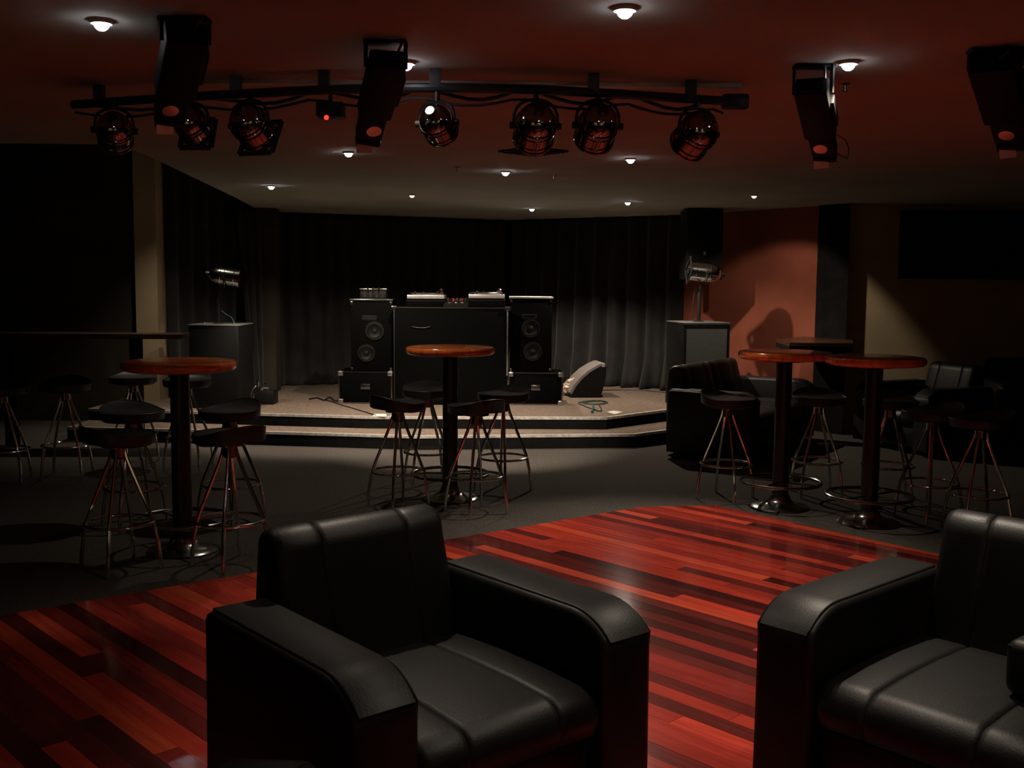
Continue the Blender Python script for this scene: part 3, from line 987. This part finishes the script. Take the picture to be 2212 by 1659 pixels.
# papers on the stage edge
for lab, quad in (('white sheet of paper lying at the right of the stage edge', ((1310, 891), (1325, 888), (1346, 891), (1328, 896))),
                  ('white sheet of paper on the stage edge below the left road case', ((805, 900), (808, 895), (835, 895), (834, 901))),
                  ('small white paper scrap behind the front left stool', ((843, 901), (845, 897), (862, 897), (862, 902)))):
    qs = [G(x, y, STZ) for x, y in quad]
    o = MB().prism([(q.x, q.y) for q in qs], STZ + 0.003, STZ + 0.0055).build('paper', 'paper', smooth=0)
    tag(o, lab, 'paper', 'papers on the stage edge')
# black stage box with connectors, left
ag, bg_ = G(549, 874, STZ), G(592, 874, STZ)
t = thing('stage_box', 'small black box with a heap of shiny plugs at the left of the stage', 'box', ((ag.x + bg_.x) / 2, ag.y, STZ))
w = bg_.x - ag.x
MB().box((-w / 2, 0, 0), (w / 2, 0.22, 0.145), 0.006).build('body', 'black_plastic', t)
rnd = random.Random(8)
for i in range(9):
    x, y = rnd.uniform(-w / 2 + 0.015, w / 2 - 0.015), rnd.uniform(0.02, 0.18)
    MB().tube([(x, y, 0.145), (x + rnd.uniform(-0.02, 0.02), y, 0.17), (x + rnd.uniform(-0.06, 0.06), y - 0.01, 0.19 + rnd.uniform(-0.02, 0.06))], 0.006, 6).build('plug', 'chrome', t)
MB().tube([(-w / 2 + 0.02, 0.02, 0.20), (-w / 2 - 0.01, 0.0, 0.16), (-w / 2 - 0.03, 0.0, 0.11), (-w / 2 - 0.02, 0.05, 0.01)], 0.006, 6).build('lead', 'aluminium', t)


# ------------------------------------------------------------------ can lights
def can_light(name, label, group, loc, R, L, axis, roll_deg=0, frame=True, yoke_up=True, body_mat='chrome', rodlen=0.1, lens='black_plastic'):
    """a metal PAR can; local +Z is the beam axis inside a tilting head; the yoke hangs on the rod"""
    t = thing(name, label, 'can light', loc, 0.0, group)
    q = Vector(axis).to_track_quat('Z', 'Y').to_matrix().to_4x4()
    H_ = q @ RZ(roll_deg)
    body = MB().lathe([(R * 0.30, -L * 0.50), (R * 0.55, -L * 0.46), (R * 0.78, -L * 0.38), (R * 0.93, -L * 0.26), (R * 0.99, -L * 0.12), (R, 0.0), (R, L * 0.42), (R * 1.06, L * 0.43), (R * 1.06, L * 0.47), (R * 0.97, L * 0.47), (R * 0.95, L * 0.2)], 40, T=H_, cap=False).build('body', body_mat, t, smooth=30)
    MB().lathe([(R * 0.02, -L * 0.62), (R * 0.28, -L * 0.61), (R * 0.32, -L * 0.5)], 24, T=H_).build('rear_cap', 'black_metal', t)
    for z in (0.0, -L * 0.12, L * 0.3):
        MB().torus(R * 1.005, 0.0035, z, 40, 6, T=H_).build('rib', body_mat, body)
    MB().lathe([(R * 0.93, L * 0.22), (R * 0.6, L * 0.26), (R * 0.02, L * 0.28)], 32, T=H_, cap=False).build('lens', lens, t)
    if frame:
        F = R * 1.0
        m = MB()
        for s in (-1, 1):
            m.box((-F, s * F - 0.012, L * 0.47), (F, s * F + 0.012, L * 0.50), T=H_)
            m.box((s * F - 0.012, -F, L * 0.47), (s * F + 0.012, F, L * 0.50), T=H_)
        m.lathe([(R * 1.0, L * 0.475), (R * 1.0, L * 0.495), (F * 1.0, L * 0.495), (F * 1.0, L * 0.475)], 4, T=H_ @ RZ(45), cap=False)
        m.build('gel_frame', 'black_metal', t, smooth=0)
    # yoke: swings in the vertical plane across the axis
    a = Vector(axis)
    side = Vector((a.y, -a.x, 0)).normalized() if abs(a.x) + abs(a.y) > 0.01 else Vector((1, 0, 0))
    up = Vector((0, 0, 1 if yoke_up else -1))
    pts = []
    for d in range(0, 181, 15):
        ang = math.radians(d)
        pts.append(side * (R * 1.12 * math.cos(ang)) + up * (R * 1.12 * math.sin(ang) ** 0.6 * 1.15))
    MB().tube(pts, 0.007, 6).build('yoke', 'black_metal', t)
    for s in (-1, 1):
        MB().lathe([(0.014, 0.0), (0.014, 0.02)], 12, T=Matrix.Translation(side * s * R * 1.05) @ (side * s).to_track_quat('Z', 'Y').to_matrix().to_4x4()).build('tilt_knob', 'black_plastic', t)
    top = up * (R * 1.29)
    MB().tube([top, top + up * rodlen], 0.011, 8).build('clamp_stem', 'black_metal', t)
    return t


# subwoofers, poles and their can lights beside the stage
ys = 10.85
a, b = A(407, 704, ys), A(515, 704, ys)
zt = (a.z + b.z) / 2
t = thing('subwoofer', 'tall black subwoofer at the left of the stage', 'loudspeaker', ((a.x + b.x) / 2, ys, STZ))
w = b.x - a.x
MB().box((-w / 2, 0, 0), (w / 2, 0.6, zt - STZ), 0.006).build('cabinet', 'black_plastic', t)
MB().box((-w / 2 - 0.006, -0.006, zt - STZ), (w / 2 + 0.006, 0.606, zt - STZ + 0.012), 0.003).build('top_board', 'lit_top_board', t)
MB().box((-w / 2 + 0.03, -0.008, 0.05), (w / 2 - 0.03, 0.0, zt - STZ - 0.04), 0.003).build('grille', 'dark_grille', t)
zl = zt + 0.012
for i, (x, y) in enumerate(((-0.17, 0.25), (0.15, 0.2))):
    MB().lathe([(0.014, 0.0), (0.012, 0.012)], 12, T=TR(x, y, zl - STZ)).build('screw_cap', 'aluminium', t)
pp = A(472, 700, ys + 0.3)
pole_top = A(472, 617, ys + 0.3).z
t = thing('speaker_pole', 'black pole standing on the left subwoofer', 'pole', (pp.x, ys + 0.3, zl))
MB().lathe([(0.018, 0.0), (0.018, pole_top - zl - 0.02)], 16).build('pole', 'black_metal', t)
MB().lathe([(0.06, 0.0), (0.06, 0.006), (0.025, 0.012)], 20).build('flange', 'black_metal', t)
cl_ = A(496, 597, ys + 0.3)
can_light('can_light', 'polished can light on the left subwoofer pole', 'polished can lights on poles', (pp.x + 0.08, ys + 0.3, cl_.z), 0.092, 0.33, (0.985, 0.05, -0.14), 20, frame=False, yoke_up=False, body_mat='chrome', rodlen=0.02, lens='lens_red_reflection')
tl = [A(478, 671, ys + 0.25), A(490, 680, ys + 0.24), A(500, 686, ys + 0.2), A(507, 692, ys + 0.15)]
tl[-1].z = zl + 0.008
cable('cable', 'short teal cable falling from the pole onto the left subwoofer', tl, 0.005, 'cable_teal')

yr = 11.25
rot = math.radians(11)
a, b = A(1478, 699, yr), A(1576, 699, yr + 0.1)
zt = (a.z + b.z) / 2
w = (b - a).length
t = thing('subwoofer', 'black subwoofer with a grey cloth front at the right of the stage', 'loudspeaker', ((a.x + b.x) / 2, (a.y + b.y) / 2, STZ), rot)
hh = zt - STZ
MB().box((-w / 2, 0.012, 0), (w / 2, 0.55, hh), 0.006).build('cabinet', 'black_plastic', t)
for lo, hi in (((-w / 2, -0.012, 0), (-w / 2 + 0.025, 0.012, hh)), ((w / 2 - 0.025, -0.012, 0), (w / 2, 0.012, hh)), ((-w / 2, -0.012, 0), (w / 2, 0.012, 0.03)), ((-w / 2, -0.012, hh - 0.045), (w / 2, 0.012, hh - 0.012))):
    MB().box(lo, hi).build('front_frame', 'black_plastic', t)
MB().box((-w / 2 + 0.026, -0.002, 0.03), (w / 2 - 0.026, 0.011, hh - 0.046)).build('grille', 'grille', t)
MB().box((-w / 2 - 0.003, -0.016, hh), (w / 2 + 0.003, 0.555, hh + 0.012), 0.002).build('top_board', 'lit_top_board', t)
MB().box((-w / 2 - 0.003, -0.018, hh - 0.012), (w / 2 + 0.003, -0.012, hh + 0.004)).build('edge_strip', 'aluminium', t)
pz = zt + 0.012
pr = A(1509, 695, yr + 0.28)
ptop = A(1511, 612, yr + 0.28).z
t = thing('speaker_pole', 'black pole standing on the right subwoofer', 'pole', (pr.x, yr + 0.28, pz))
MB().lathe([(0.02, 0.0), (0.02, ptop - pz - 0.02)], 16).build('pole', 'black_metal', t)
MB().lathe([(0.06, 0.0), (0.06, 0.006), (0.025, 0.012)], 20).build('flange', 'black_metal', t)
MB().tube([(-0.05, 0, ptop - pz - 0.03), (-0.06, 0.01, (ptop - pz) * 0.5), (-0.075, 0.0, 0.02)], 0.006, 6).build('cable', 'cable', t)
cr = A(1526, 588, yr + 0.28)
can_light('can_light', 'brightly glinting polished can light on the right subwoofer pole', 'polished can lights on poles', (cr.x - 0.02, yr + 0.28, cr.z), 0.105, 0.36, (-0.985, -0.08, 0.1), 42, frame=True, yoke_up=False, body_mat='chrome', rodlen=0.02)

# loudspeaker hung from the ceiling at the right
yh = 11.9
a, b = A(1483, 520, yh), A(1562, 520, yh)
zb = A(1522, 604, yh).z
w = b.x - a.x
t = thing('hung_loudspeaker', 'tall black loudspeaker hung from the ceiling above the right can light', 'loudspeaker', ((a.x + b.x) / 2, yh, zb), math.radians(2))
hh = CEIL - 0.015 - zb
MB().box((-w / 2, 0.0, 0), (w / 2, 0.4, hh), 0.012).build('cabinet', 'black_plastic', t)
MB().box((-w / 2 + 0.02, -0.012, 0.015), (w / 2 - 0.02, 0.0, hh - 0.03), 0.004).build('grille', 'dark_grille', t)
MB().box((-0.012, -0.016, 0.27), (0.012, -0.012, 0.31)).build('badge', 'silver', t)
MB().box((-0.06, 0.12, hh), (0.06, 0.28, hh + 0.0149)).build('bracket', 'black_metal', t)

# lighting bar under the ceiling, bowed toward the viewer
ZB_ = CEIL - 0.075
bar = [G(x, y, ZB_) for x, y in ((158, 226), (330, 214), (520, 203), (700, 194), (860, 190), (1010, 190), (1170, 194), (1330, 203), (1470, 212), (1588, 220))]
t = thing('lighting_bar', 'long dark lighting bar under the ceiling carrying the round can lights', 'lighting bar', (bar[4].x, bar[4].y, ZB_))
o0 = Vector((bar[4].x, bar[4].y, ZB_))
MB().tube([q - o0 for q in bar], 0.019, 10).build('pipe', 'black_metal', t)
MB().box((-0.055, -0.03, -0.03), (0.055, 0.03, 0.03), 0.01, T=Matrix.Translation(bar[-1] - o0)).build('end_clamp', 'black_plastic', t)
for px, py in ((215, 222), (510, 204), (700, 194), (940, 190), (1282, 200), (1492, 213)):
    q = G(px, py, ZB_) - o0
    MB().box((q.x - 0.022, q.y - 0.015, q.z), (q.x + 0.022, q.y + 0.015, 0.0745 + q.z)).build('hanger', 'black_metal', t)
sag = []
for i in range(len(bar) - 1):
    for k in range(5):
        s = k / 5
        q = bar[i].lerp(bar[i + 1], s) - o0
        sag.append(q + Vector((0, 0.02, -0.03 - 0.035 * abs(math.sin(2.2 * (i + s))))))
MB().tube(sag, 0.006, 6).build('cable', 'cable', t)
sag2 = [q + Vector((0, 0.03, 0.035 + 0.01 * math.sin(i * 0.9))) for i, q in enumerate(sag)]
MB().tube(sag2, 0.008, 6).build('cable', 'cable', t)
# flat timber batten on the ceiling above the bar
bt = [G(x, y, CEIL) for x, y in ((430, 172), (1600, 182))]
dv = (bt[1] - bt[0])
tag(MB().box((0, -0.03, -0.018), (dv.length, 0.03, 0.0), 0.002, T=Matrix.Translation(bt[0]) @ RZ(math.degrees(math.atan2(dv.y, dv.x)))).build('ceiling_batten', 'trim_white'), 'pale flat batten fixed to the ceiling above the lighting bar', 'batten')

CANS = [
    (247, 282, 'dark round can light at the left end of the lighting bar', (-0.25, 0.85, -0.45), 0.072, 'can_chrome'),
    (413, 268, 'round can light half hidden behind the leftmost scanner light', (0.1, 0.9, -0.4), 0.068, 'can_chrome'),
    (541, 270, 'round can light third from the left end of the bar', (0.3, 0.82, -0.5), 0.078, 'can_chrome'),
    (944, 266, 'polished round can light right of the centre left scanner light', (0.25, 0.87, -0.42), 0.066, 'can_chrome'),
    (1157, 272, 'polished round can light above the dark square vent', (-0.1, 0.85, -0.5), 0.08, 'can_chrome'),
    (1291, 272, 'polished round can light between the vent and the bar end', (-0.12, 0.85, -0.5), 0.08, 'can_chrome'),
    (1506, 288, 'polished round can light at the right end of the bar', (-0.35, 0.8, -0.48), 0.08, 'can_chrome'),
]
for px, py, lab, ax_, r, bm_ in CANS:
    # hang below the nearest spot of the bar
    yb = min(bar, key=lambda q: abs(q.x - A(px, py, 4.4).x)).y
    for i in range(len(bar) - 1):
        x_ = A(px, py, 4.45).x
        if bar[i].x <= x_ <= bar[i + 1].x:
            yb = bar[i].lerp(bar[i + 1], (x_ - bar[i].x) / (bar[i + 1].x - bar[i].x)).y
    p = A(px, py, yb)
    rod = max(0.02, ZB_ + 0.005 - p.z - r * 1.29)
    can_light('can_light', lab, 'round can lights on the lighting bar', p, r, r * 2.25, ax_, 0, px in (413, 541), True, bm_, rod)

# small box with a red indicator among the can lights
p = A(714, 238, 4.45)
t = thing('light_control_box', 'small dark box with a red indicator light under the lighting bar', 'control box', p)
MB().box((-0.055, -0.03, -0.03), (0.055, 0.05, 0.03), 0.004).build('body', 'black_plastic', t)
MB().tube([(0.0, 0, 0.03), (0.0, 0, ZB_ - p.z)], 0.008, 6).build('stem', 'black_metal', t)
MB().lathe([(0.010, 0.0), (0.008, 0.008), (0.002, 0.01)], 12, T=TR(-0.012, -0.03, -0.034) @ RX(90)).build('indicator', 'red_led', t)


# ------------------------------------------------------------------ scanner lights hung under the ceiling
def scanner(label, px0, py0, px1, py1, Y0, W, mirror_side):
    top = A(px0, py0, Y0)
    top.z = min(top.z, CEIL - 0.06)
    top = Vector((top.x, Y0, top.z))
    end = A(px1, py1, Y0 + 0.42)
    ax_ = (end - top)
    L = ax_.length
    q = ax_.to_track_quat('Y', 'Z').to_matrix().to_4x4()
    t = thing('scanner_light', label, 'scanner light', top, 0.0, 'black scanner lights under the ceiling')
    bl = L * 0.62
    h = W * 0.62
    MB().box((-W / 2, -0.03, -h / 2), (W / 2, bl, h / 2), 0.010, T=q).build('body', 'scanner_black', t)
    MB().box((-W * 0.40, bl - 0.01, -h * 0.42), (W * 0.40, L * 0.93, h * 0.34), 0.008, T=q).build('nose', 'scanner_black', t)
    for k in range(5):
        MB().box((-W * 0.36, -0.036, -h * 0.35 + k * h * 0.16), (W * 0.36, -0.028, -h * 0.29 + k * h * 0.16), T=q).build('vent_slat', 'scanner_black', t)
    MB().box((W / 2 - 0.002, bl * 0.2, -h * 0.3), (W / 2 + 0.014, bl * 0.75, h * 0.2), 0.003, T=q).build('side_plate', 'scanner_black', t)
    # lens window on the underside of the nose
    MB().lathe([(0.028, 0.0), (0.028, 0.005), (0.02, 0.006)], 24, T=q @ TR(mirror_side * W * 0.06, L * 0.77, -h * 0.42) @ Matrix.Diagonal((1, 1.25, 1, 1)) @ RX(180)).build('lens_window', 'lens_orange_reflection', t)
    hd = MB().box((-W * 0.38, L * 0.93, -h * 0.5), (W * 0.38, L * 1.0, h * 0.1), 0.006, T=q).build('mirror_head', 'scanner_black', t)
    MB().box((-0.030, -0.003, -0.022), (0.030, 0.003, 0.022), T=q @ TR(-W * 0.12, L * 0.985, -h * 0.55) @ RX(48) @ RZ(8)).build('mirror', 'mirror', hd)
    # mounting bracket up to the ceiling
    up = CEIL - top.z
    c = q @ Vector((0, bl * 0.08, 0))
    zc = CEIL - top.z - 0.004
    for s in (-1, 1):
        e = q @ Vector((s * (W / 2 + 0.008), bl * 0.08, 0))
        MB().tube([e, Vector((e.x, e.y, zc))], 0.008, 6).build('bracket_arm', 'scanner_black', t)
    MB().box((c.x - W * 0.6, c.y - 0.03, zc - 0.012), (c.x + W * 0.6, c.y + 0.03, zc), 0.002).build('bracket_plate', 'scanner_black', t)
    p0 = q @ Vector((0.02, -0.03, 0.0))
    MB().tube([p0, p0 + Vector((0.02, -0.04, 0.02)), p0 + Vector((0.03, 0.0, up * 0.7)), Vector((p0.x + 0.03, p0.y + 0.06, zc))], 0.005, 6).build('cable', 'cable', t)
    return t


scanner('black scanner light hanging leftmost, its mirror catching the light', 402, 82, 364, 255, 3.5, 0.135, -1)
scanner('black scanner light hanging left of centre with a lit mirror tip', 836, 138, 793, 300, 3.8, 0.125, 1)
sc3 = scanner('black scanner light hanging right of centre', 1754, 195, 1784, 335, 4.15, 0.125, -1)
scanner('black scanner light cut off by the right edge', 2146, 135, 2192, 305, 3.85, 0.155, -1)
lp = [Vector(q) - Vector(sc3.location) for q in (A(1800, 326, 4.46), A(1818, 338, 4.5), A(1830, 342, 4.5), A(1834, 332, 4.5), A(1833, 318, 4.5), A(1826, 302, 4.48), A(1806, 290, 4.42))]
MB().tube(lp, 0.0022, 6).build('loop_cable', 'cable', sc3)

# dark square vent set diagonally in the ceiling
v0 = G(1152, 325, CEIL)
t = thing('ceiling_vent', 'dark square vent set diagonally in the ceiling', 'vent', (v0.x, v0.y, CEIL), math.radians(40))
MB().box((-0.16, -0.16, -0.012), (0.16, 0.16, 0.0), 0.002).build('plate', 'vent', t)
for k in range(7):
    y = -0.13 + k * 0.043
    MB().box((-0.14, y - 0.008, -0.018), (0.14, y + 0.008, -0.011), T=None).build('slat', 'vent', t)
for px, py, lab in ((988, 360, 'tiny sprinkler head left of the vent'), (1197, 378, 'tiny sprinkler head behind the vent'), (1826, 180, 'tiny sprinkler head under the right downlight')):
    g = G(px, py, CEIL)
    t = thing('sprinkler', lab, 'sprinkler', (g.x, g.y, CEIL), 0.0, 'ceiling sprinkler heads')
    MB().lathe([(0.02, 0.0), (0.02, -0.006), (0.008, -0.008), (0.007, -0.03)], 12).build('stem', 'dim_chrome', t)
    MB().lathe([(0.014, -0.03), (0.014, -0.033)], 12).build('deflector', 'dim_chrome', t)

# black screen high on the beige wall
a, b = A(1962, 452, 11.0), A(1962, 602, 11.0)
t = thing('wall_screen', 'large black screen hung high on the beige wall at the right', 'screen', (a.x + 0.95, 11.12, b.z))
MB().box((-0.95, 0.0, 0.0), (0.95, 0.10, a.z - b.z), 0.006).build('casing', 'black_plastic', t)
MB().box((-0.92, -0.004, 0.03), (0.92, 0.0, a.z - b.z - 0.03)).build('panel', 'screen', t)
